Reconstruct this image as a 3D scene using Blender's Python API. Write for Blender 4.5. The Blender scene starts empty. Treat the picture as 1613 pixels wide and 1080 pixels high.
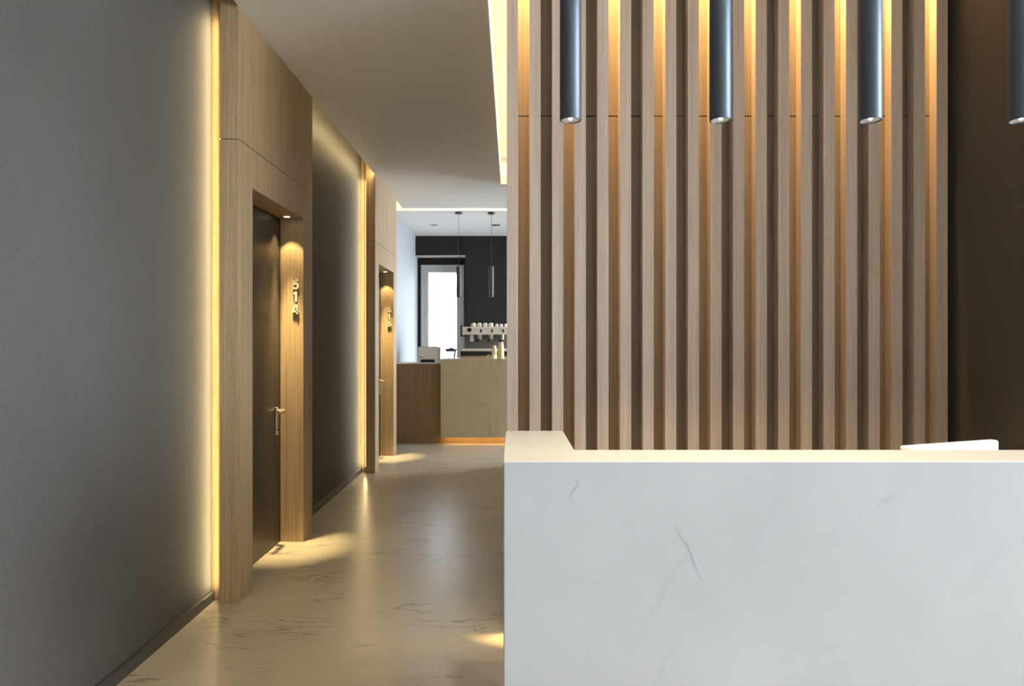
import bpy, bmesh, math, random
from mathutils import Vector, Matrix
random.seed(7)
S = bpy.context.scene
C = S.collection
PI = math.pi

# ------------------------------------------------------------------ camera, world, exposure
cam_d = bpy.data.cameras.new('camera'); cam = bpy.data.objects.new('camera', cam_d); C.objects.link(cam)
cam_d.sensor_width = 36.0; cam_d.lens = 25.0; cam_d.clip_start = 0.05; cam_d.clip_end = 200
cam.location = (0, 0, 1.4); cam.rotation_euler = (PI/2, 0, 0)
S.camera = cam
S.view_settings.view_transform = 'Standard'; S.view_settings.look = 'None'
S.view_settings.exposure = 0.0; S.view_settings.gamma = 1.0; S.view_settings.use_curve_mapping = False
S.cycles.max_bounces = 12; S.cycles.diffuse_bounces = 6; S.cycles.glossy_bounces = 4
S.cycles.sample_clamp_indirect = 6.0; S.cycles.caustics_reflective = False; S.cycles.caustics_refractive = False
S.cycles.use_denoising = True

SKY = 28.5
W = bpy.data.worlds.new('sky'); S.world = W; W.use_nodes = True
bg = W.node_tree.nodes['Background']
bg.inputs['Color'].default_value = (0.765, 0.87, 1.0, 1); bg.inputs['Strength'].default_value = SKY

WARM = (1.0, 0.77, 0.38); AMBER = (1.0, 0.66, 0.26)

def area(name, loc, direction, along, length, width, power, color, parent=None, spread=180, portal=False):
    """rectangular lamp that shines along `direction`, its long side running along `along`"""
    l = bpy.data.lights.new(name, 'AREA'); l.shape = 'RECTANGLE'; l.size = width; l.size_y = length
    l.energy = power; l.color = color; l.spread = math.radians(spread)
    if portal: l.cycles.is_portal = True
    o = bpy.data.objects.new(name, l); C.objects.link(o)
    z = -Vector(direction).normalized(); y = Vector(along); y = (y - z*y.dot(z)).normalized(); x = y.cross(z)
    o.rotation_euler = Matrix((x, y, z)).transposed().to_euler()
    p = Vector(loc)
    if parent: o.parent = parent; p -= parent.location
    o.location = p
    return o

def spot(name, loc, direction, cone, power, color, parent=None, blend=0.25, radius=0.008):
    l = bpy.data.lights.new(name, 'SPOT'); l.spot_size = math.radians(cone); l.spot_blend = blend
    l.energy = power; l.color = color; l.shadow_soft_size = radius
    o = bpy.data.objects.new(name, l); C.objects.link(o)
    o.rotation_euler = Vector(direction).to_track_quat('-Z', 'Y').to_euler()
    p = Vector(loc)
    if parent: o.parent = parent; p -= parent.location
    o.location = p
    return o

# daylight through the windows, the bar's right one added (sky portals: they only guide the sampling of the sky)
area('window_daylight', (6.40, -1.25, 1.65), (-1, 0, 0), (0, 1, 0), 7.1, 3.1, 1, (1, 1, 1), portal=True)
area('window_daylight', (2.70, 10.4, 1.6), (-1, 0, 0), (0, 1, 0), 2.6, 2.6, 1, (1, 1, 1), portal=True)
area('window_daylight', (-1.20, 12.47, 1.4), (0, -1, 0), (0, 0, 1), 2.8, 0.80, 1, (1, 1, 1), portal=True)

# ------------------------------------------------------------------ materials
def new_mat(name):
    m = bpy.data.materials.new(name); m.use_nodes = True
    return m, m.node_tree, m.node_tree.nodes['Principled BSDF']

def mathn(nt, op, a, b=None, c=None):
    n = nt.nodes.new('ShaderNodeMath'); n.operation = op
    for i, v in enumerate((a, b, c)):
        if v is None: continue
        if isinstance(v, (int, float)): n.inputs[i].default_value = v
        else: nt.links.new(v, n.inputs[i])
    return n.outputs[0]

def coords(nt, scale=(1, 1, 1), rot=(0, 0, 0)):
    t = nt.nodes.new('ShaderNodeTexCoord'); m = nt.nodes.new('ShaderNodeMapping')
    m.inputs['Scale'].default_value = scale; m.inputs['Rotation'].default_value = rot
    nt.links.new(t.outputs['Object'], m.inputs['Vector']); return m.outputs[0]

def noise(nt, vec, scale=5, detail=3, rough=0.5, dist=0):
    n = nt.nodes.new('ShaderNodeTexNoise'); n.inputs['Scale'].default_value = scale
    n.inputs['Detail'].default_value = detail; n.inputs['Roughness'].default_value = rough
    n.inputs['Distortion'].default_value = dist
    nt.links.new(vec, n.inputs['Vector']); return n.outputs[0]

def ramp(nt, fac, stops):
    r = nt.nodes.new('ShaderNodeValToRGB'); e = r.color_ramp.elements
    while len(e) < len(stops): e.new(0.5)
    for i, (p, c) in enumerate(stops): e[i].position = p; e[i].color = (*c, 1)
    nt.links.new(fac, r.inputs[0]); return r.outputs[0]

def mixc(nt, fac, a, b, mode='MIX'):
    n = nt.nodes.new('ShaderNodeMix'); n.data_type = 'RGBA'; n.blend_type = mode
    for sock, v in ((0, fac), (6, a), (7, b)):
        if isinstance(v, (int, float)): n.inputs[sock].default_value = v
        elif isinstance(v, tuple): n.inputs[sock].default_value = (*v, 1)
        else: nt.links.new(v, n.inputs[sock])
    return n.outputs[2]

def bump(nt, b, height, strength=0.2, dist=0.002):
    n = nt.nodes.new('ShaderNodeBump'); n.inputs['Strength'].default_value = strength
    n.inputs['Distance'].default_value = dist
    nt.links.new(height, n.inputs['Height']); nt.links.new(n.outputs[0], b.inputs['Normal'])

def plain(name, col, rough=0.5, metal=0.0, grain=0.06, scale=60, **kw):
    m, nt, b = new_mat(name)
    v = noise(nt, coords(nt), scale, 3)
    lo = tuple(c*(1-grain) for c in col); hi = tuple(min(1, c*(1+grain)) for c in col)
    nt.links.new(ramp(nt, v, [(0.3, lo), (0.7, hi)]), b.inputs['Base Color'])
    b.inputs['Roughness'].default_value = rough; b.inputs['Metallic'].default_value = metal
    for k, x in kw.items(): b.inputs[k].default_value = x
    return m

def wood(name, dark, light, rough=0.5, fine=1.0):
    m, nt, b = new_mat(name)
    g = noise(nt, coords(nt, (130*fine, 130*fine, 1.6)), 1, 4, 0.6)
    g2 = noise(nt, coords(nt, (26, 26, 0.5)), 1, 3, 0.5)
    g3 = noise(nt, coords(nt, (330, 330, 26)), 1, 2, 0.6)
    f = mathn(nt, 'ADD', mathn(nt, 'MULTIPLY', g, 0.5), mathn(nt, 'MULTIPLY', g2, 0.22))
    f = mathn(nt, 'ADD', f, mathn(nt, 'MULTIPLY', g3, 0.28))
    nt.links.new(ramp(nt, f, [(0.36, dark), (0.64, light)]), b.inputs['Base Color'])
    b.inputs['Roughness'].default_value = rough
    bump(nt, b, f, 0.25, 0.001)
    return m

def marble(name, base, vein, rough, scale, stretch, amount, blotch=0.06, thr=0.52, thin=46.0):
    m, nt, b = new_mat(name)
    co = coords(nt, stretch, (0, 0, 0.25))
    n1 = noise(nt, co, scale, 8, 0.62, 0.6)
    line = mathn(nt, 'SUBTRACT', 1.0, mathn(nt, 'MULTIPLY', mathn(nt, 'ABSOLUTE', mathn(nt, 'SUBTRACT', n1, 0.5)), thin))
    line = mathn(nt, 'MAXIMUM', line, 0.0)
    co2 = coords(nt, (stretch[0]*1.2, stretch[1]*0.8, stretch[2]), (0.3, 0.2, 0.9))
    n2 = noise(nt, co2, scale*0.8, 5, 0.6, 0.3)
    mask = mathn(nt, 'MULTIPLY', mathn(nt, 'MAXIMUM', mathn(nt, 'SUBTRACT', n2, thr), 0.0), 7.0)
    mask = mathn(nt, 'MINIMUM', mask, 1.0)
    f = mathn(nt, 'MULTIPLY', mathn(nt, 'MULTIPLY', line, mask), amount)
    n3 = noise(nt, coords(nt), 1.6, 4, 0.6)
    bc = ramp(nt, n3, [(0.3, tuple(c*(1-blotch) for c in base)), (0.7, tuple(min(1, c*(1+blotch)) for c in base))])
    nt.links.new(mixc(nt, f, bc, vein), b.inputs['Base Color'])
    b.inputs['Roughness'].default_value = rough
    return m, nt, b

M = {}
M['wood'] = wood('oak_veneer', (0.31, 0.205, 0.105), (0.58, 0.42, 0.245), 0.5)
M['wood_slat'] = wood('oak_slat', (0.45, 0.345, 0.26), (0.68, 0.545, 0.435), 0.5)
M['wood_bar'] = wood('oak_bar', (0.20, 0.115, 0.05), (0.34, 0.21, 0.10), 0.5)
M['ceiling'] = plain('ceiling_paint', (0.90, 0.885, 0.865), 0.7, grain=0.01, scale=8)
M['white'] = plain('white_plaster', (0.75, 0.74, 0.72), 0.6, grain=0.01, scale=8)
m, nt, b = new_mat('grey_wall_covering'); M['wall'] = m
v = noise(nt, coords(nt), 230, 3, 0.7); v2 = noise(nt, coords(nt), 1.5, 3)
f = mathn(nt, 'ADD', mathn(nt, 'MULTIPLY', v, 0.8), mathn(nt, 'MULTIPLY', v2, 0.2))
nt.links.new(ramp(nt, f, [(0.32, (0.058, 0.054, 0.050)), (0.68, (0.102, 0.095, 0.088))]), b.inputs['Base Color'])
b.inputs['Roughness'].default_value = 0.7; b.inputs['Specular IOR Level'].default_value = 0.3; bump(nt, b, v, 0.3, 0.001)
M['bar_wall'] = plain('dark_bar_wall', (0.015, 0.0135, 0.012), 0.8, grain=0.15, scale=120); M['bar_wall'].node_tree.nodes['Principled BSDF'].inputs['Specular IOR Level'].default_value = 0.15
M['dark_wall'] = plain('dark_side_wall', (0.070, 0.062, 0.052), 0.6, grain=0.15, scale=200)
M['bar_side'] = plain('pale_bar_wall', (0.42, 0.43, 0.44), 0.6, grain=0.08, scale=200)
M['wood_back_shaded'] = wood('oak_groove_shaded', (0.125, 0.085, 0.05), (0.225, 0.16, 0.10), 0.5)  # groove shade put into the colour: darker than the slats' own wood
M['skirting'] = plain('dark_skirting', (0.055, 0.052, 0.048), 0.4)
M['door'] = plain('bronze_door', (0.060, 0.052, 0.042), 0.38, 0.3, grain=0.12, scale=300)
M['metal'] = plain('brushed_nickel', (0.72, 0.66, 0.54), 0.3, 0.9, grain=0.04)
M['digit'] = plain('champagne_digits', (0.80, 0.74, 0.58), 0.4, 0.3, grain=0.02)
M['black'] = plain('black_plastic', (0.010, 0.010, 0.010), 0.5)
M['pend'] = plain('gunmetal', (0.085, 0.10, 0.12), 0.42, 0.6, grain=0.03, scale=30)
M['pend_in'] = plain('lamp_reflector', (0.55, 0.56, 0.57), 0.35, 0.3)
M['pend_bar'] = plain('dark_bronze', (0.06, 0.055, 0.042), 0.5, 0.1)
M['frame'] = plain('grey_window_frame', (0.50, 0.50, 0.49), 0.45, 0.2, grain=0.02)
M['steel'] = plain('stainless_steel', (0.50, 0.48, 0.46), 0.32, 0.7, grain=0.04)
M['enamel'] = plain('cream_enamel', (0.80, 0.73, 0.66), 0.3, grain=0.02)
M['dark_steel'] = plain('dark_steel', (0.20, 0.185, 0.17), 0.4, 0.4, grain=0.05)
M['china'] = plain('white_china', (0.75, 0.72, 0.67), 0.25, grain=0.01)
M['paper'] = plain('cream_paper', (0.80, 0.68, 0.36), 0.7, grain=0.03)
M['paper_white'] = plain('white_paper', (0.85, 0.78, 0.60), 0.7, grain=0.02)
M['board'] = plain('board_wood', (0.50, 0.33, 0.20), 0.5)
M['mon'] = plain('white_plastic', (0.82, 0.82, 0.84), 0.35, grain=0.01)
M['ext'] = plain('white_facade', (0.80, 0.80, 0.79), 0.8, grain=0.02, scale=2)
M['pave'] = plain('grey_paving', (0.72, 0.71, 0.69), 0.8, grain=0.08)
M['glass'], nt, b = new_mat('window_glass')
nt.nodes.remove(b); tr = nt.nodes.new('ShaderNodeBsdfTransparent'); gl = nt.nodes.new('ShaderNodeBsdfGlossy')
gl.inputs['Roughness'].default_value = 0.02; lw = nt.nodes.new('ShaderNodeFresnel'); lw.inputs[0].default_value = 1.45
mx = nt.nodes.new('ShaderNodeMixShader'); nt.links.new(lw.outputs[0], mx.inputs[0])
nt.links.new(tr.outputs[0], mx.inputs[1]); nt.links.new(gl.outputs[0], mx.inputs[2])
nt.links.new(mx.outputs[0], nt.nodes['Material Output'].inputs['Surface'])
def emit(name, col, k):
    m, nt, b = new_mat(name); b.inputs['Base Color'].default_value = (0.8, 0.8, 0.8, 1)
    b.inputs['Emission Color'].default_value = (*col, 1); b.inputs['Emission Strength'].default_value = k
    return m
M['led'] = emit('led_tape', (1, 0.75, 0.38), 6.0)
M['bulb'] = emit('lamp_bulb', (0.95, 0.97, 1.0), 14.0)
M['bulb_warm'] = emit('lamp_lens', (1.0, 0.93, 0.75), 6.0)
M['floor'], nt, b = marble('cream_marble_floor', (0.50, 0.44, 0.34), (0.12, 0.095, 0.065), 0.28, 5.0, (0.5, 1.5, 1.0), 1.0, 0.06, 0.50, 50.0)
M['bar_marble'], nt, b = marble('bar_marble', (0.54, 0.455, 0.30), (0.20, 0.15, 0.09), 0.35, 1.7, (2.4, 1.0, 0.8), 0.4, 0.06, 0.47, 30.0)

# desk marble: white with a few soft single veins at the places the desk has them
M['desk'], nt, b = new_mat('white_desk_marble')
tc = nt.nodes.new('ShaderNodeTexCoord')
sp = nt.nodes.new('ShaderNodeSeparateXYZ'); nt.links.new(tc.outputs['Object'], sp.inputs[0])
wob = noise(nt, coords(nt), 9, 4, 0.6)
wob = mathn(nt, 'MULTIPLY', mathn(nt, 'SUBTRACT', wob, 0.5), 0.085)
X = mathn(nt, 'ADD', sp.outputs[0], wob); Z = mathn(nt, 'ADD', sp.outputs[2], mathn(nt, 'MULTIPLY', wob, -0.6))
def vein(x0, z0, x1, z1, w, k):
    L2 = (x1-x0)**2 + (z1-z0)**2; L = math.sqrt(L2)
    dx, dz = (x1-x0)/L, (z1-z0)/L
    rx = mathn(nt, 'SUBTRACT', X, x0); rz = mathn(nt, 'SUBTRACT', Z, z0)
    t = mathn(nt, 'ADD', mathn(nt, 'MULTIPLY', rx, dx), mathn(nt, 'MULTIPLY', rz, dz))
    d = mathn(nt, 'ABSOLUTE', mathn(nt, 'SUBTRACT', mathn(nt, 'MULTIPLY', rx, dz), mathn(nt, 'MULTIPLY', rz, dx)))
    a = mathn(nt, 'MAXIMUM', mathn(nt, 'SUBTRACT', 1.0, mathn(nt, 'DIVIDE', d, w)), 0.0)
    tt = mathn(nt, 'DIVIDE', t, L)
    e = mathn(nt, 'MAXIMUM', mathn(nt, 'MULTIPLY', mathn(nt, 'MULTIPLY', tt, mathn(nt, 'SUBTRACT', 1.0, tt)), 4.0), 0.0)
    return mathn(nt, 'MULTIPLY', mathn(nt, 'MULTIPLY', a, e), k)
def dz_(v): return 1.4-(v-540)*1.927/1120
def dx_(u): return (u-806.5)*1.927/1120
vs = [vein(dx_(1062), dz_(822), dx_(1108), dz_(922), 0.007, 0.55), vein(dx_(914), dz_(750), dx_(906), dz_(800), 0.006, 0.42),
      vein(dx_(1375), dz_(800), dx_(1412), dz_(776), 0.014, 0.22), vein(dx_(1000), dz_(1000), dx_(1100), dz_(840), 0.014, 0.14),
      vein(dx_(1030), dz_(1085), dx_(1062), dz_(1000), 0.008, 0.14), vein(dx_(1150), dz_(870), dx_(1290), dz_(740), 0.012, 0.08),
      vein(dx_(1500), dz_(950), dx_(1600), dz_(830), 0.02, 0.08)]
tot = vs[0]
for q in vs[1:]: tot = mathn(nt, 'MAXIMUM', tot, q)
n3 = noise(nt, coords(nt), 2.2, 6, 0.6)
bc = ramp(nt, n3, [(0.3, (0.40, 0.398, 0.394)), (0.7, (0.45, 0.448, 0.444))])
nt.links.new(mixc(nt, tot, bc, (0.17, 0.175, 0.18)), b.inputs['Base Color'])
b.inputs['Roughness'].default_value = 0.32

# ------------------------------------------------------------------ mesh helpers
def box(bm, x0, x1, y0, y1, z0, z1):
    vs = [bm.verts.new(p) for p in ((x0,y0,z0),(x1,y0,z0),(x1,y1,z0),(x0,y1,z0),(x0,y0,z1),(x1,y0,z1),(x1,y1,z1),(x0,y1,z1))]
    for f in ((0,3,2,1),(4,5,6,7),(0,1,5,4),(1,2,6,5),(2,3,7,6),(3,0,4,7)): bm.faces.new([vs[i] for i in f])

def prism(bm, pts, axis, a, b):
    """pts: 2D outline; extruded along axis from a to b"""
    def P(p, t):
        return {'X': (t, p[0], p[1]), 'Y': (p[0], t, p[1]), 'Z': (p[0], p[1], t)}[axis]
    A = [bm.verts.new(P(p, a)) for p in pts]; B = [bm.verts.new(P(p, b)) for p in pts]
    n = len(pts); bm.faces.new(A); bm.faces.new(B[::-1])
    for i in range(n): bm.faces.new((A[i], B[i], B[(i+1) % n], A[(i+1) % n]))

def lathe(bm, prof, c=(0, 0, 0), n=32, axis='Z'):
    rings = []
    for r, h in prof:
        if r < 1e-6:
            rings.append([bm.verts.new(ax(axis, 0, 0, h, c))])
        else:
            rings.append([bm.verts.new(ax(axis, r*math.cos(2*PI*i/n), r*math.sin(2*PI*i/n), h, c)) for i in range(n)])
    for A, B in zip(rings, rings[1:]):
        for i in range(n):
            j = (i+1) % n
            q = [A[i % len(A)], A[j % len(A)], B[j % len(B)], B[i % len(B)]]
            u = []
            for v in q:
                if v not in u: u.append(v)
            if len(u) > 2: bm.faces.new(u)

def ax(axis, x, y, h, c):
    return {'Z': (c[0]+x, c[1]+y, c[2]+h), 'Y': (c[0]+x, c[1]+h, c[2]+y), 'X': (c[0]+h, c[1]+x, c[2]+y)}[axis]

def tube(bm, pts, r, n=10):
    pts = [Vector(p) for p in pts]; rings = []
    for i, p in enumerate(pts):
        d = (pts[min(i+1, len(pts)-1)] - pts[max(i-1, 0)]).normalized()
        a = d.orthogonal().normalized() if i == 0 else (a - d*a.dot(d)).normalized()
        b2 = d.cross(a)
        rr = r[i] if isinstance(r, (list, tuple)) else r
        rings.append([bm.verts.new(p + (a*math.cos(2*PI*k/n) + b2*math.sin(2*PI*k/n))*rr) for k in range(n)])
    for A, B in zip(rings, rings[1:]):
        for k in range(n): bm.faces.new((A[k], A[(k+1) % n], B[(k+1) % n], B[k]))
    bm.faces.new(rings[0][::-1]); bm.faces.new(rings[-1])

def obj(name, build, mat, parent=None, bevel=0.0, smooth=False, seg=2):
    """build(bm) draws in world coordinates; the mesh is stored relative to the parent thing"""
    bm = bmesh.new(); build(bm)
    bmesh.ops.recalc_face_normals(bm, faces=bm.faces)
    if bevel: bmesh.ops.bevel(bm, geom=list(bm.edges), offset=bevel, segments=seg, profile=0.5, affect='EDGES', clamp_overlap=True)
    off = Vector((0, 0, 0)); p = parent
    while p: off += p.location; p = p.parent
    bmesh.ops.translate(bm, verts=bm.verts, vec=-off)
    me = bpy.data.meshes.new(name); bm.to_mesh(me); bm.free()
    me.materials.append(M[mat])
    if smooth:
        me.shade_smooth()
        try: me.set_sharp_from_angle(angle=math.radians(40))
        except Exception: pass
    o = bpy.data.objects.new(name, me); C.objects.link(o)
    if parent: o.parent = parent
    return o

def bx(*a): return lambda bm: box(bm, *a)
def bxs(*l): return lambda bm: [box(bm, *a) for a in l]

def tag(o, label, cat=None, group=None, kind=None):
    o['label'] = label
    if cat: o['category'] = cat
    if group: o['group'] = group
    if kind: o['kind'] = kind
    return o

def struct(name, build, mat, label, bevel=0.0):
    return tag(obj(name, build, mat, bevel=bevel), label, kind='structure')

def thing(name, loc, label, cat, group=None, kind=None):
    o = bpy.data.objects.new(name, None); o.empty_display_size = 0.1; C.objects.link(o)
    o.location = loc; return tag(o, label, cat, group, kind)

def copy_tree(o, parent=None, off=None):
    c = o.copy(); C.objects.link(c); c.parent = parent
    if off is not None: c.location = o.location + Vector(off)
    for ch in list(o.children): copy_tree(ch, c)
    return c

# ------------------------------------------------------------------ the setting
H = 3.209; HU = 3.51; TOP = 4.6
XW = -1.632          # left wall face
XF = -1.470          # face of the wooden door surrounds
P1 = 3.824; STEP = 3.816; PW = 1.411
YS = 3.45            # face of the slats
DOORS = [(P1+0.206, P1+1.188), (P1+STEP+0.206, P1+STEP+1.188)]

YG0, YG1 = -4.8, 2.2; YC = 2.45; XR = 6.2     # the lobby's glazing lies to the right of the picture
struct('floor', bxs((-2.0, 2.9, -5.2, 12.7, -0.12, 0), (2.9, XR+0.3, -5.2, YC+0.2, -0.12, 0)), 'floor', 'glossy cream marble floor with fine dark veins')
a1, b1 = DOORS[0][0]-0.05, DOORS[0][1]+0.05; a2, b2_ = DOORS[1][0]-0.05, DOORS[1][1]+0.05
struct('wall_left', bxs((-1.85, XW, -5.2, a1, 0, TOP), (-1.85, XW, b1, a2, 0, TOP), (-1.85, XW, b2_, 9.60, 0, TOP),
       (-1.85, XW, a1, b1, 2.33, TOP), (-1.85, XW, a2, b2_, 2.33, TOP),
       (-1.85, -1.75, a1, b1, 0, 2.33), (-1.85, -1.75, a2, b2_, 0, 2.33)), 'wall', 'grey textured wall along the left of the corridor')
struct('wall_left_bar', bx(-1.85, XW, 9.60, 12.6, 0, TOP), 'bar_side', 'pale left wall of the coffee bar beside the window')
struct('wall_rear', bx(-1.85, XR+0.25, -5.2, -5.0, 0, TOP), 'white', 'wall behind the camera')
struct('wall_right', bx(2.155, 2.42, YC, 3.60, 0, TOP), 'dark_wall', 'dark brown side wall to the right of the slatted wall')
struct('wall_lobby_front', bx(2.42, XR+0.25, YC, YC+0.2, 0, TOP), 'dark_wall', 'lobby wall right of the picture')
struct('wall_lobby_right', bxs((XR, XR+0.25, YG1, YC, 0, TOP), (XR, XR+0.25, -5.2, YG0, 0, TOP), (XR, XR+0.25, YG0, YG1, 3.2, TOP), (XR, XR+0.25, YG0, YG1, 0, 0.1)), 'white', 'glazed lobby wall right of the picture')
struct('wall_corridor', bx(-0.0253, 2.8, 3.575, 8.1, 0, TOP), 'white', 'corridor wall behind the slatted wall')
struct('wall_bar_right', bxs((2.6, 2.8, 8.1, 9.1, 0, TOP), (2.6, 2.8, 11.7, 12.6, 0, TOP), (2.6, 2.8, 9.1, 11.7, 0, 0.3), (2.6, 2.8, 9.1, 11.7, 2.9, TOP)), 'bar_wall', 'dark right wall of the coffee bar')
# far wall with the recess of the window
YB = 12.02; YB2 = 12.29
struct('wall_far', bxs((-0.789, 2.6, YB, 12.5, 0, TOP), (XW, -0.789, YB, 12.5, 2.881, TOP),
       (XW, -1.575, YB2, 12.5, 0, 2.881), (-0.829, -0.789, YB2, 12.5, 0, 2.881), (-1.575, -0.829, YB2, 12.5, 2.75, 2.881)),
       'bar_wall', 'dark charcoal far wall behind the coffee bar')
tag(obj('soffit_daylight', bx(XW+0.001, -0.790, YB+0.004, YB2, 2.872, 2.880), 'white'), 'added white strip standing for daylight on the top of the window recess', kind='structure')  # daylight on the dark soffit, put in as a white plate
# ceilings
struct('ceiling', bxs((XF, -0.127, -5.0, 8.1, H, HU), (XF, 2.6, 8.1, 9.56, H, HU)),
       'ceiling', 'pale ceiling above the corridor')
struct('ceiling_bar', bx(XW, 2.6, 9.72, YB, H, HU), 'ceiling', 'bluish white ceiling above the coffee bar')
struct('ceiling_lobby', bxs((-0.127, 2.155, -5.0, YS-0.05, HU, HU+0.12), (2.155, XR, -5.0, YC, HU, HU+0.12), (-0.127, -0.0253, YS-0.05, 8.1, HU, HU+0.12),
       (-0.0253, 2.155, YS-0.17, YS-0.05, HU+0.12, TOP)), 'ceiling', 'raised ceiling with warm light beside the slatted wall')
struct('ceiling_roof_slab', bxs((-1.85, 2.8, -5.2, 12.6, TOP, TOP+0.1), (2.8, XR+0.25, -5.2, YC+0.2, TOP, TOP+0.1), (XW, XF, -5.0, 9.72, 3.42, 3.5), (XF-0.02, 2.6, 9.54, 9.74, HU, HU+0.1)),
       'ceiling', 'slab closing the ceiling slots')
# baseboards
for n, (ya, yb) in enumerate(((-5.0, P1+0.046), (P1+PW-0.046, P1+STEP+0.046), (P1+STEP+PW-0.046, 9.90))):
    def bb(bm, ya=ya, yb=yb):
        prism(bm, [(XW, 0), (XW+0.014, 0), (XW+0.014, 0.050), (XW+0.011, 0.056), (XW+0.0035, 0.056), (XW+0.0035, 0.062), (XW, 0.062)], 'Y', ya, yb)
    o = obj('baseboard_left', bb, 'skirting')
    tag(o, ['dark baseboard of the left wall, before the nearer door', 'dark baseboard of the left wall, between the two doors',
            'dark baseboard of the left wall, beyond the farther door'][n], kind='structure')

# slatted wall: backing, two rows of back panels, twenty slats
PX = 17.81*YS/1120; X0 = (798.3-806.5)*YS/1120; DG = 0.0595; ZT = 4.45
wb = struct('wall_back', bx(X0, 2.155, YS+DG+0.016, YS+DG+0.06, 0, TOP), 'wood_slat', 'wooden slatted wall behind the reception desk')
for i in range(20):
    x = X0 + i*2*PX
    obj('slat', bx(x, x+PX, YS, YS+DG, 0, ZT), 'wood_slat', wb, bevel=0.0008, seg=1)
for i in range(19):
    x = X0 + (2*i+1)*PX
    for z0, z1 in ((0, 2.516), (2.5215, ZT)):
        obj('back_panel', bx(x-0.01, x+PX+0.01, YS+DG, YS+DG+0.0155, z0, z1), 'wood_back_shaded', wb)
ZL = 3.92
ORD = ['leftmost', 'second from the left', 'third from the left', 'fourth from the left', 'fifth from the left', 'fifth from the right', 'fourth from the right', 'third from the right', 'second from the right', 'rightmost']
for i in range(10):
    x = X0 + (4*i+1.5)*PX
    l = thing('downlight', (x, YS+0.012, ZT-0.02), 'hidden warm downlight above the %s lit wall groove' % ORD[i], 'light', 'groove downlights above the slatted wall')
    obj('housing', lambda bm, x=x: lathe(bm, [(0.0, 0.05), (0.0115, 0.05), (0.0115, 0), (0.009, 0), (0.009, 0.008), (0, 0.008)], (x, YS+0.012, ZL), 16), 'black', l)
    spot('groove_spot', (x, YS+0.012, ZL-0.004), (0, 0.045, -1), 12, 3000, AMBER, l, 0.7, 0.012)

# ------------------------------------------------------------------ wooden door surrounds, doors, handles, numbers
def y_(k): return P1 + k
sur = thing('door_surround', (XW+0.08, P1+PW/2, 0), 'light oak floor-to-ceiling surround of the nearer door, with number 514', 'door surround')
def U(y0, y1, z1, a=0.206, b=1.188, h=2.275):
    return [(y_(y0), 0), (y_(a), 0), (y_(a), h), (y_(b), h), (y_(b), 0), (y_(y1), 0), (y_(y1), z1), (y_(y0), z1)]
def uprism(bm, y0, y1, z1, xa, xb):
    # three boxes sharing edges would show seams: build one concave prism
    prism(bm, U(y0, y1, z1), 'X', xa, xb)
obj('lower_panel', lambda bm: uprism(bm, 0, PW, 2.4945, -1.572, XF), 'wood', sur, bevel=0.001, seg=1)
obj('upper_panel', bx(-1.572, XF, y_(0), y_(PW), 2.4985, 3.42), 'wood', sur, bevel=0.001, seg=1)
obj('core', lambda bm: uprism(bm, 0.046, PW-0.046, 3.42, XW, -1.572), 'wood', sur)
obj('joint_strip', bx(-1.565, XF-0.004, y_(0.004), y_(PW-0.004), 2.494, 2.499), 'black', sur)
ls = obj('led_strip', bx(-1.576, -1.572, y_(0.012), y_(0.024), 0.07, 3.15), 'led', sur)
area('surround_led', (-1.578, y_(0.018), 1.61), (-1, -0.55, 0), (0, 0, 1), 3.08, 0.012, 12, WARM, sur)
dl = obj('downlight', lambda bm: lathe(bm, [(0.026, -0.0035), (0.030, 0), (0.030, 0.012), (0.0, 0.012), (0, 0.004), (0.020, 0.004), (0.022, -0.003)], (-1.555, y_(1.085), 2.2735), 24), 'metal', sur, smooth=True)
obj('lens', lambda bm: lathe(bm, [(0.0, 0.0), (0.021, 0.0), (0.021, 0.002), (0, 0.002)], (-1.555, y_(1.085), 2.2705), 24), 'bulb_warm', dl)
spot('door_spot', (-1.555, y_(1.085), 2.265), (0, 0, -1), 66, 15, WARM, sur, 0.12, 0.012)
spot('door_spot', (-1.555, y_(1.085), 2.265), (0, 0, -1), 27, 520, WARM, sur, 1.0, 0.03)

def digit(bm, ch, cx, cz, h, y0, y1):
    w = h*0.62; t = h*0.20
    def P(pts): prism(bm, [(cx + p[0]*w, cz + p[1]*h) for p in pts], 'Y', y0, y1)
    if ch == '1':
        P([(-0.10, -0.5), (0.22, -0.5), (0.22, 0.5), (-0.02, 0.5), (-0.36, 0.33), (-0.28, 0.17), (-0.10, 0.26)])
    elif ch == '4':
        P([(0.12, -0.5), (0.36, -0.5), (0.36, 0.5), (0.12, 0.5)])
        P([(-0.5, -0.30), (0.5, -0.30), (0.5, -0.14), (-0.5, -0.14)])
        P([(-0.5, -0.16), (-0.26, -0.16), (0.26, 0.5), (0.04, 0.5)])
    elif ch == '5':
        P([(-0.32, 0.5), (0.40, 0.5), (0.40, 0.31), (-0.32, 0.31)])
        P([(-0.32, 0.5), (-0.06, 0.5), (-0.10, 0.02), (-0.40, 0.06)])
        c = (0.0, -0.16); R = 0.34*h; r = 0.15*h; n = 22; st = math.radians(148); en = math.radians(-150)
        last = None
        for i in range(n+1):
            a = st + (en-st)*i/n
            o_ = (cx + R*1.0*math.cos(a), cz + c[1]*h + R*math.sin(a)); i_ = (cx + r*math.cos(a), cz + c[1]*h + r*math.sin(a))
            if last: prism(bm, [last[0], o_, i_, last[1]], 'Y', y0, y1)
            last = (o_, i_)
YJ = y_(1.188)
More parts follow.
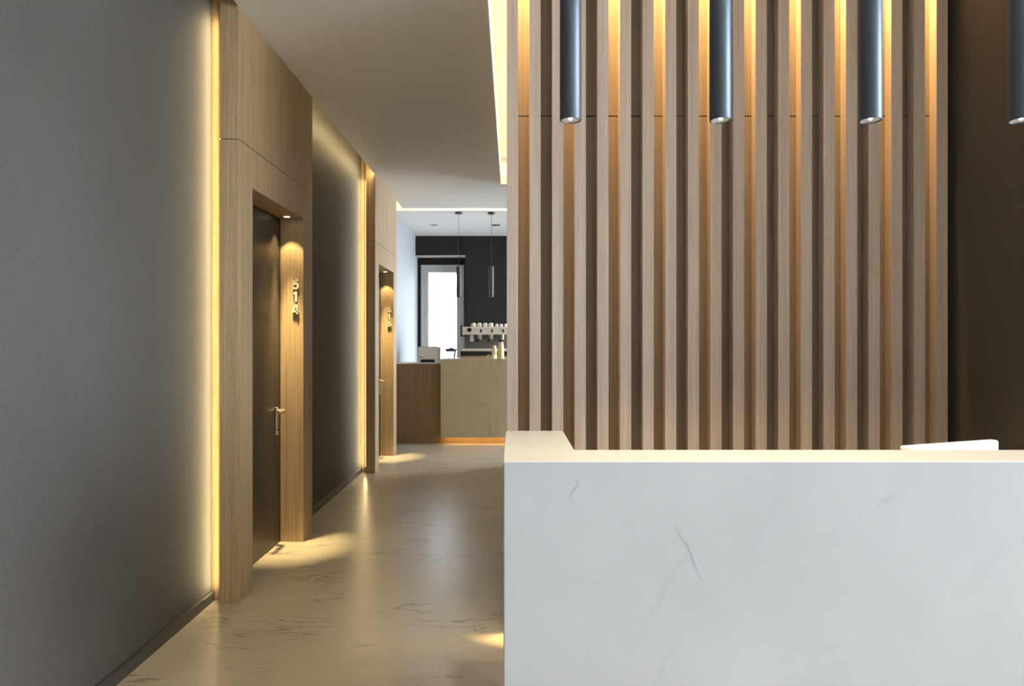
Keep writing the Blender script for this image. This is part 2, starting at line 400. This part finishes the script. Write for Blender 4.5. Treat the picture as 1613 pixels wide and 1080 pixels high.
def number(parent, digits, off=0):
    for ch, cz in zip(digits, (1.813, 1.7265, 1.6385)):
        d = obj('digit', lambda bm: digit(bm, ch, -1.523, cz, 0.072, YJ-0.010+off, YJ-0.003+off), 'digit', parent)
        obj('standoff', lambda bm: lathe(bm, [(0, 0), (0.003, 0), (0.003, 0.004), (0, 0.004)], (-1.521, YJ-0.004+off, cz-0.012 if ch != '4' else cz-0.02), 8, 'Y'), 'metal', d)

door = obj('door_1', bx(-1.68, XW-0.004, DOORS[0][0]+0.002, DOORS[0][1]-0.002, 0.004, 2.273), 'door', bevel=0.0015, seg=1)
door.location = (0, 0, 0)
tag(door, 'dark bronze door in the nearer oak surround, by number 514', kind='structure')
obj('door_stop', bxs((-1.70, XW, y_(0.150), y_(0.206)+0.001, 0, 2.30), (-1.70, XW, y_(1.187), y_(1.24), 0, 2.30), (-1.70, XW, y_(0.15), y_(1.24), 2.274, 2.31)), 'door', door)
hy = y_(1.188)-0.094; xd = XW-0.004
hd = obj('handle', lambda bm: tube(bm, [(xd, hy, 0.932), (xd+0.050, hy, 0.932), (xd+0.060, hy-0.006, 0.932), (xd+0.063, hy-0.016, 0.932), (xd+0.063, hy-0.125, 0.930)], [0.011, 0.011, 0.0115, 0.011, 0.009], 14), 'metal', door, smooth=True)
pl = obj('lock_plate', lambda bm: box(bm, xd, xd+0.016, hy-0.020, hy+0.020, 0.765, 0.955), 'metal', door, bevel=0.003)
obj('keyhole', lambda bm: lathe(bm, [(0, 0), (0.008, 0), (0.008, 0.004), (0, 0.004)], (xd+0.0155, hy, 0.800), 14, 'X'), 'black', pl)
obj('plate_groove', bx(xd+0.0158, xd+0.0166, hy-0.003, hy+0.003, 0.82, 0.91), 'black', pl)

sur2 = copy_tree(sur, None, (0, STEP, 0)); sur2['label'] = 'light oak floor-to-ceiling surround of the farther door, with number 515'
number(sur, '514'); number(sur2, '515', STEP)
door2 = copy_tree(door, None, (0, STEP, 0)); door2.name = 'door_2'; door2['label'] = 'dark door in the farther oak surround, by number 515'

# hidden light strips in the ceiling slots
def strip(name, label, build, group=None):
    o = obj(name, build, 'led'); tag(o, label, 'light strip', group); return o
strip('led_strip', 'warm light strip in the ceiling slot between the two door surrounds', bx(XF-0.004, XF, P1+PW+0.02, P1+STEP-0.02, 3.214, 3.226))
area('slot_led', (XF-0.006, (P1+PW+P1+STEP)/2, 3.221), (-1, 0, -0.1), (0, 1, 0), STEP-PW-0.04, 0.012, 8, WARM)
strip('led_strip', 'warm light strip in the ceiling slot beyond the farther door surround', bx(XF-0.004, XF, P1+STEP+PW+0.02, 9.54, 3.214, 3.226))
area('slot_led', (XF-0.006, 9.30, 3.221), (-1, 0, -0.1), (0, 1, 0), 0.45, 0.012, 5, WARM)
strip('led_strip', 'warm light strip across the ceiling slot before the coffee bar', bx(-1.40, 2.5, 9.56, 9.564, 3.30, 3.312))
area('slot_led', (0.5, 9.566, 3.306), (0, 1, -0.2), (1, 0, 0), 3.9, 0.012, 9, WARM)
strip('led_strip', 'warm light strip in the ceiling recess beside the slatted wall', bx(-0.0293, -0.0253, 3.65, 8.05, 3.43, 3.442))
area('recess_led', (-0.031, 5.85, 3.436), (-0.6, 0, -1), (0, 1, 0), 4.4, 0.012, 22, (1.0, 0.74, 0.42))

# ------------------------------------------------------------------ far window
wn = thing('window_2', (-1.2, YB2, 0), 'tall grey framed window beside the coffee bar', None, kind='structure')
def ring(bm, x0, x1, z0, z1, w, ya, yb, wb=None):
    wb = wb or w
    box(bm, x0, x0+w, ya, yb, z0, z1); box(bm, x1-w, x1, ya, yb, z0, z1)
    box(bm, x0+w, x1-w, ya, yb, z1-w, z1); box(bm, x0+w, x1-w, ya, yb, z0, z0+wb)
obj('window_frame', lambda bm: ring(bm, -1.575, -0.829, 0.0, 2.75, 0.062, YB2+0.01, YB2+0.09), 'frame', wn)
obj('window_sash', lambda bm: ring(bm, -1.5125, -0.8915, 0.063, 2.6875, 0.066, YB2+0.022, YB2+0.08, 0.12), 'frame', wn, bevel=0.003)
obj('pane', bx(-1.447, -0.957, YB2+0.045, YB2+0.053, 0.18, 2.622), 'glass', wn)
# lobby glazing (right of the picture)
wl = thing('window_1', (XR+0.1, (YG0+YG1)/2, 0), 'large lobby glazing to the right of the picture', None, kind='structure')
def glz(bm):
    n = 4; w = (YG1-YG0)/n
    for i in range(n+1):
        y = YG0+i*w; box(bm, XR+0.1, XR+0.16, max(YG0, y-0.025), min(YG1, y+0.025), 0.1, 3.2)
    box(bm, XR+0.1, XR+0.16, YG0, YG1, 0.1, 0.16); box(bm, XR+0.1, XR+0.16, YG0, YG1, 3.14, 3.2)
obj('window_frame', glz, 'frame', wl)
for i in range(4):
    w = (YG1-YG0)/4
    obj('pane', bx(XR+0.12, XR+0.128, YG0+i*w+0.025, YG0+(i+1)*w-0.025, 0.16, 3.14), 'glass', wl)
wr = thing('bar_window_added', (2.7, 10.4, 0), 'large window added in the unseen right wall of the coffee bar', None, kind='structure')  # out-of-view window, added to bring more daylight into the bar
def ringx(bm, x0, x1, y0, y1, z0, z1, w):
    box(bm, x0, x1, y0, y0+w, z0, z1); box(bm, x0, x1, y1-w, y1, z0, z1)
    box(bm, x0, x1, y0+w, y1-w, z1-w, z1); box(bm, x0, x1, y0+w, y1-w, z0, z0+w)
obj('window_frame', lambda bm: ringx(bm, 2.67, 2.74, 9.1, 11.7, 0.3, 2.9, 0.06), 'frame', wr)
obj('pane', bx(2.70, 2.708, 9.16, 11.64, 0.36, 2.84), 'glass', wr)
# outside
struct('ground_outside', bx(-14, 16, -14, 30, -0.4, -0.16), 'pave', 'paving outside the building')
fac = thing('facade', (-1, 17.0, -0.16), 'bright white panelled facade seen through the far window', 'building')
for i in range(5):
    for j in range(5):
        x = -5.04+i*1.9; z = -0.16+j*1.62
        obj('panel', bx(x, x+1.875, 17.0, 17.2, z, z+1.60), 'ext', fac)
rail = thing('railing', (-1.2, 13.6, -0.16), 'thin grey balcony railing outside the far window', 'railing')
obj('top_rail', bx(-0.95+(-0.03), 0.4, 13.60, 13.63, 1.63, 1.655), 'ext', rail)
for k in range(7): obj('baluster', bx(-0.98+k*0.2, -0.966+k*0.2, 13.605, 13.62, -0.16, 1.63), 'ext', rail)

# ------------------------------------------------------------------ reception desk
YD = 1.927; TD = 1.08
desk = thing('reception_desk', (0.9, 2.1, 0), 'white marble L-shaped reception desk in front of the slatted wall', 'desk')
def deskshape(bm):
    prism(bm, [(-0.0232, YD), (2.15, YD), (2.15, YD+0.206), (0.187, YD+0.206), (0.187, 2.597), (-0.0232, 2.597)], 'Z', 0, TD)
o = obj('marble_shell', lambda bm: deskshape(bm), 'desk', None, bevel=0.0035)
o.parent = desk; o.matrix_parent_inverse = Matrix.Translation(-desk.location)
wt = thing('staff_desk', (1.2, 2.45, 0), 'low wooden staff worktop behind the marble reception desk', 'desk')
obj('worktop', bx(0.190, 2.148, YD+0.208, 2.74, 0.70, 0.73), 'wood', wt, bevel=0.002)
obj('drawer_unit', bx(1.7, 2.12, 2.2, 2.70, 0.0, 0.6995), 'wood', wt)
obj('side_panel', bx(0.20, 0.24, 2.2, 2.70, 0.0, 0.6995), 'wood', wt)

mon = thing('monitor', (1.40, 2.27, 0.73), 'white monitor turned away, its top edge showing above the desk', 'monitor')
mon.rotation_euler = (0, 0, math.radians(21))
def local(name, build, mat, parent, **k):
    o = obj(name, build, mat, None, **k); o.parent = parent; return o
local('casing', lambda bm: box(bm, -0.203, 0.203, -0.016, 0.016, 0.07, 0.352), 'mon', mon, bevel=0.007, seg=3)
local('screen', bx(-0.192, 0.192, 0.0155, 0.0168, 0.085, 0.34), 'black', mon)
local('stand', bx(-0.03, 0.03, -0.03, -0.016, 0.004, 0.22), 'mon', mon, bevel=0.003)
local('base', bx(-0.10, 0.10, -0.10, 0.06, 0.0, 0.008), 'mon', mon, bevel=0.003)

# ------------------------------------------------------------------ pendants over the desk
YP = 2.03; PZ = 2.034
def pendant(name, x, y, z, r, h, zc, mat, lab, group, bulb=True, canopy=0.05):
    t = thing(name, (x, y, zc), lab, 'pendant lamp', group)
    obj('lamp_body', lambda bm: lathe(bm, [(0, h), (r*0.55, h), (r*0.62, h-0.004), (r-0.002, h-0.004), (r, h-0.006), (r, 0.0015), (r-0.0012, 0), (r*0.90, 0), (r*0.86, 0.003)], (x, y, z), 48), mat, t, smooth=True)
    obj('reflector', lambda bm: lathe(bm, [(r*0.86, 0.003), (r*0.35, 0.010), (0, 0.010)], (x, y, z), 40), 'pend_in', t, smooth=True)
    if bulb:
        obj('bulb', lambda bm: lathe(bm, [(0, 0.002), (r*0.12, 0.003), (r*0.17, 0.006), (r*0.17, 0.0095), (0, 0.0095)], (x, y, z), 20), 'bulb', t, smooth=True)
    obj('cord', lambda bm: tube(bm, [(x, y, z+h-0.001), (x, y, zc-0.01)], 0.0022, 8), 'black', t)
    obj('canopy', lambda bm: lathe(bm, [(0, 0), (canopy, 0), (canopy, -0.022), (canopy-0.003, -0.025), (0.006, -0.025), (0.005, -0.04), (0, -0.04)], (x, y, zc), 32), mat, t, smooth=True)
    return t
labs = ['dark grey cylinder pendant over the left end of the desk', 'dark grey cylinder pendant, second from the left over the desk',
        'dark grey cylinder pendant, third from the left over the desk', 'dark grey cylinder pendant in front of the dark side wall']
p0 = None
for i, u in enumerate((898.8, 1134.8, 1371.2, 1608)):
    x = (u-806.5)*YP/1120
    if p0 is None:
        p0 = pendant('pendant_lamp', x, YP, PZ, 0.0308, 0.66, HU, 'pend', labs[0], 'pendant lamps over the reception desk'); p = p0; xp0 = x
        spot('pendant_spot', (x, YP, PZ-0.004), (0, 0, -1), 125, 34, (1.0, 0.84, 0.55), p0, 0.6, 0.01)
    else:
        p = copy_tree(p0, None, (x-xp0, 0, 0)); p['label'] = labs[i]

# ------------------------------------------------------------------ coffee bar
bar = thing('bar_counter', (-0.2, 10.2, 0), 'cream marble coffee bar counter on a recessed glowing wood base', 'counter')
obj('marble_front', bx(-0.9845, 2.0, 9.80, 10.56, 0.098, 1.181), 'bar_marble', bar, bevel=0.002)
obj('wood_base', bx(-0.996, 2.0, 9.92, 10.5, 0, 0.0975), 'wood_bar', bar)
area('bar_led', (0.45, 9.835, 0.094), (0, 0.55, -1), (1, 0, 0), 2.8, 0.01, 4, AMBER, bar)
side = thing('bar_cabinet', (-1.3, 10.2, 0), 'lower brown wood bar unit between the corridor wall and marble counter', 'cabinet')
obj('cabinet_body', bx(XW+0.001, -0.997, 9.92, 10.5, 0, 1.108), 'wood_bar', side)
obj('worktop', bx(XW+0.001, -0.9965, 9.915, 10.52, 1.109, 1.125), 'china', side)

# dispenser
BY = 10.05
def bu(u, Y=BY): return (u-806.5)*Y/1120
def bv(v, Y=BY): return 1.4-(v-540)*Y/1120
disp = thing('coffee_grinder_unit', (-1.19, 10.2, 1.125), 'boxy cream and steel appliance with a black slot on the wood bar unit', 'appliance')
xl, xr = bu(657.8), bu(690.5); zt = bv(545.3)
def oct_(bm, a, b, top, y0, y1, z0):
    prism(bm, [(a, z0), (b, z0), (b, top-0.012), (b-0.035, top), (a+0.035, top), (a, top-0.012)], 'Y', y0, y1)
obj('casing', lambda bm: oct_(bm, xl, xr, zt, BY+0.008, BY+0.32, 1.125), 'steel', disp, bevel=0.002)
obj('front_panel', lambda bm: oct_(bm, xl+0.012, xr-0.004, zt-0.010, BY-0.004, BY+0.008, 1.175), 'enamel', disp, bevel=0.002)
x1_, x2_ = bu(662.2), bu(685)
obj('lower_panel', lambda bm: prism(bm, [(xl+0.012, 1.127), (x1_, 1.127), (x1_, 1.168), (x2_, 1.168), (x2_, 1.127), (xr-0.004, 1.127), (xr-0.004, 1.173), (xl+0.012, 1.173)], 'Y', BY-0.004, BY+0.008), 'enamel', disp)
obj('outlet_slot', bx(bu(662.3), bu(684.9), BY+0.001, BY+0.008, 1.127, 1.168), 'black', disp)
obj('lettering', bxs(*[(bu(661)+k*0.0105, bu(661)+k*0.0105+(0.009 if k % 2 else 0.007), BY-0.0048, BY-0.0035, 1.192, 1.201 if k else 1.209) for k in range(7)]), 'black', disp)

# glass jar and small glass
M['clear'], nt, b = new_mat('clear_glass'); b.inputs['Transmission Weight'].default_value = 1.0
b.inputs['Roughness'].default_value = 0.02; b.inputs['IOR'].default_value = 1.3; b.inputs['Base Color'].default_value = (0.86, 0.89, 0.90, 1)
jx = bu(710.5, 10.1)
jar = thing('glass_jar', (jx, 10.1, 1.181), 'clear glass jar with a black knobbed lid on the marble counter', 'jar')
obj('jar_body', lambda bm: lathe(bm, [(0.0, 0.0), (0.052, 0.0), (0.056, 0.004), (0.074, 0.098), (0.071, 0.098), (0.053, 0.008), (0, 0.006)], (jx, 10.1, 1.1815), 32), 'clear', jar, smooth=True)
obj('lid', lambda bm: lathe(bm, [(0, 0.098), (0.076, 0.098), (0.077, 0.112), (0.087, 0.122), (0.085, 0.134), (0.040, 0.142), (0.028, 0.143), (0.028, 0.154), (0, 0.155)], (jx, 10.1, 1.1818), 32), 'black', jar, smooth=True)
gx = bu(697.8, 10.1)
gls = thing('drinking_glass', (gx, 10.1, 1.181), 'small clear glass left of the lidded glass jar', 'glass')
obj('glass_body', lambda bm: lathe(bm, [(0, 0), (0.026, 0), (0.031, 0.10), (0.0295, 0.10), (0.025, 0.006), (0, 0.006)], (gx, 10.1, 1.1815), 24), 'clear', gls, smooth=True)

# espresso machine
EY = 10.20
def eu(u): return (u-806.5)*EY/1120
def ev(v): return 1.4-(v-540)*EY/1120
brd = obj('machine_board', bx(eu(725), eu(822), EY-0.03, EY+0.30, 1.181, 1.210), 'board', bevel=0.003)
tag(brd, 'tan wooden board under the espresso machine', 'board')
em = thing('espresso_machine', (eu(768), EY+0.15, 1.210), 'cream and steel three-group espresso machine on the marble counter', 'coffee machine')
XE = eu(812)
obj('upper_body', bx(eu(728), XE, EY-0.02, EY+0.30, ev(526.8), ev(514.6)), 'enamel', em, bevel=0.006)
obj('back_panel', bx(eu(731), XE-0.03, EY+0.10, EY+0.29, ev(549), ev(526.9)), 'dark_steel', em)
obj('side_panel', bx(eu(726.5), eu(731), EY+0.02, EY+0.28, ev(549), ev(530)), 'steel', em, bevel=0.003)
obj('side_cap', bx(eu(725.2), eu(728)-0.0005, EY-0.01, EY+0.25, ev(529.5), ev(512)), 'black', em, bevel=0.006)
obj('drip_tray', bx(eu(727.4), XE, EY-0.04, EY+0.28, ev(552.8), ev(549.1)), 'enamel', em, bevel=0.004)
obj('tray_grate', bxs(*[(eu(729)+k*0.022, eu(729)+k*0.022+0.012, EY-0.03, EY+0.09, ev(549.0), ev(548.6)) for k in range(33)]), 'steel', em)
obj('base', bx(eu(725.2), XE, EY-0.01, EY+0.28, 1.222, ev(552.9)), 'black', em, bevel=0.004)
for fx in (eu(728), XE-0.03):
    for fy in (EY+0.02, EY+0.25):
        obj('foot', lambda bm: lathe(bm, [(0, 0), (0.014, 0), (0.012, 0.0125), (0, 0.0125)], (fx, fy, 1.2102), 14), 'black', em)
def knob(name, x, z, r, d=0.02, y=EY-0.02, mat='black', sz=1.0):
    def f(bm):
        lathe(bm, [(0, 0), (r, 0), (r, -d*0.7), (r*0.8, -d), (0, -d)], (x, y, z), 20, 'Y')
        if sz != 1.0: bmesh.ops.transform(bm, verts=bm.verts, matrix=Matrix.Translation((0, 0, z)) @ Matrix.Scale(sz, 4, (0, 0, 1)) @ Matrix.Translation((0, 0, -z)))
    return obj(name, f, mat, em, smooth=True)
knob('steam_knob', eu(739.6), ev(519.3), 0.032)
for u in (757.6, 775.2, 792.6): knob('button', eu(u), ev(521), 0.014, 0.008, sz=1.9)
obj('water_spout', bx(eu(740), eu(745.4), EY+0.03, EY+0.07, ev(537.8), ev(526.9)), 'enamel', em, bevel=0.004)
knob('small_knob', eu(736.8), ev(541.5), 0.011, 0.02, EY+0.10)
for u in (755, 773, 790.5):
    g = obj('group_head', lambda bm: (lathe(bm, [(0, 0), (0.032, 0), (0.032, -0.035), (0.026, -0.045), (0, -0.045)], (eu(u), EY+0.06, ev(526.9)), 24)), 'steel', em, smooth=True)
    pf = obj('portafilter', lambda bm: lathe(bm, [(0, -0.046), (0.030, -0.046), (0.030, -0.062), (0.012, -0.075), (0, -0.075)], (eu(u), EY+0.06, ev(526.9)), 24), 'steel', em, smooth=True)
    zz = ev(526.9)-0.056
    obj('portafilter_handle', lambda bm: tube(bm, [(eu(u)-0.012, EY+0.03, zz), (eu(u)-0.022, EY-0.02, zz-0.015), (eu(u)-0.027, EY-0.09, zz-0.029)], [0.009, 0.014, 0.018], 14), 'black', pf, smooth=True)

# cups on the machine
ZE = ev(514.6)
def cup(name, x, y, r, h, lab, grp, handle=True):
    t = thing(name, (x, y, ZE), lab, 'cup', grp)
    obj('cup_body', lambda bm: lathe(bm, [(r, 0), (r, h*0.45), (r*0.86, h*0.82), (r*0.62, h*0.97), (r*0.60, h), (r*0.5, h), (r*0.5, h*0.93), (r*0.8, h*0.8), (r*0.93, h*0.45), (r*0.94, 0), (r, 0)], (x, y, ZE+0.0005), 26), 'china', t, smooth=True)
    if handle:
        pts = [(x-r*0.93, y, ZE+h*0.72), (x-r*1.25, y, ZE+h*0.74), (x-r*1.42, y, ZE+h*0.50), (x-r*1.25, y, ZE+h*0.22), (x-r*0.97, y, ZE+h*0.2)]
        obj('cup_handle', lambda bm: tube(bm, pts, 0.005, 8), 'china', t, smooth=True)
    return t
ordi = ['leftmost', 'second', 'third', 'fourth']
for k, u in enumerate((746.0, 755.0, 764.2, 773.6)):
    cup('coffee_cup', eu(u), EY+0.06, 0.030, 0.058, 'upturned white cup on the espresso machine, %s from the left of the big cups' % ordi[k] if k else 'upturned white cup at the left end of the row on the espresso machine', 'upturned coffee cups on the espresso machine')
for k, u in enumerate((782.4, 789.3, 796.3)):
    cup('espresso_cup', eu(u), EY+0.06, 0.025, 0.046, 'small upturned white cup on the machine, ' + ['right beside the big cups', 'middle of the small ones', 'nearest the slatted wall'][k], 'small espresso cups on the machine', False)

# paper cups
def paper_stack(u, n, r, hc, step, Y, lab, mat):
    x = bu(u, Y); t = thing('paper_cup_stack', (x, Y, 1.181), lab, 'paper cups')
    for k in range(n):
        z = 1.1815+k*step
        obj('paper_cup', lambda bm: lathe(bm, [(r*1.0, 0), (r*1.04, 0.002), (r*1.0, 0.006), (r*0.70, hc), (r*0.62, hc), (r*0.62, hc-0.004), (r*0.93, 0.004), (r*0.95, 0)], (x, Y, z), 28), mat, t, smooth=True)
    return t
paper_stack(789.2, 8, 0.043, 0.115, 0.0165, 9.90, 'taller stack of upturned cream paper cups by the slatted wall', 'paper')
paper_stack(778.5, 6, 0.036, 0.100, 0.0165, 9.98, 'shorter stack of upturned cream paper cups, left of the taller stack', 'paper')
x = bu(777.3, 9.86)
sc = thing('paper_cup', (x, 9.86, 1.181), 'single small cream paper cup in front of the shorter stack', 'paper cup')
obj('cup_wall', lambda bm: lathe(bm, [(0.022, 0), (0.028, 0.052), (0.031, 0.056), (0.028, 0.058), (0.026, 0.054), (0.020, 0.004), (0, 0.004), (0, 0), (0.022, 0)], (x, 9.86, 1.1815), 24), 'paper_white', sc, smooth=True)
x = bu(769.5, 9.88)
ly = thing('paper_cup', (x, 9.88, 1.181), 'small cream paper cup lying on its side on the counter', 'paper cup')
obj('cup_wall', lambda bm: lathe(bm, [(0, 0), (0.020, 0), (0.027, -0.06), (0.0295, -0.062), (0.026, -0.063), (0.0185, -0.004), (0, -0.004)], (x, 9.90, 1.2115), 24, 'Y'), 'paper_white', ly, smooth=True)

# ------------------------------------------------------------------ lamps of the bar
pb = None
for u, lab in ((722.6, 'slim dark pendant in front of the far window'), (774.0, 'slim dark pendant against the charcoal far wall')):
    x = (u-806.5)*9.85/1120
    if pb is None:
        pb = pendant('pendant_lamp', x, 9.85, 2.033, 0.033, 0.43, H, 'pend_bar', lab, 'pendant lamps over the coffee bar', False); xb = x
    else:
        q = copy_tree(pb, None, (x-xb, 0, 0)); q['label'] = lab
for u, lab in ((683.3, 'square recessed ceiling light left of the bar pendants'), (781.5, 'square recessed ceiling light right of the bar pendants')):
    x = (u-806.5)*10.9/1120; y = 10.9
    cl = thing('ceiling_light', (x, y, H), lab, 'ceiling light', 'recessed lights over the coffee bar')
    obj('trim_frame', lambda bm: [box(bm, x-0.062, x+0.062, y-0.062, y-0.045, H-0.006, H-0.0005), box(bm, x-0.062, x+0.062, y+0.045, y+0.062, H-0.006, H-0.0005),
        box(bm, x-0.062, x-0.045, y-0.045, y+0.045, H-0.006, H-0.0005), box(bm, x+0.045, x+0.062, y-0.045, y+0.045, H-0.006, H-0.0005)], 'steel', cl)
    obj('lamp', lambda bm: lathe(bm, [(0, -0.001), (0.042, -0.001), (0.042, -0.0035), (0.03, -0.005), (0, -0.004)], (x, y, H), 20), 'black', cl, smooth=True)
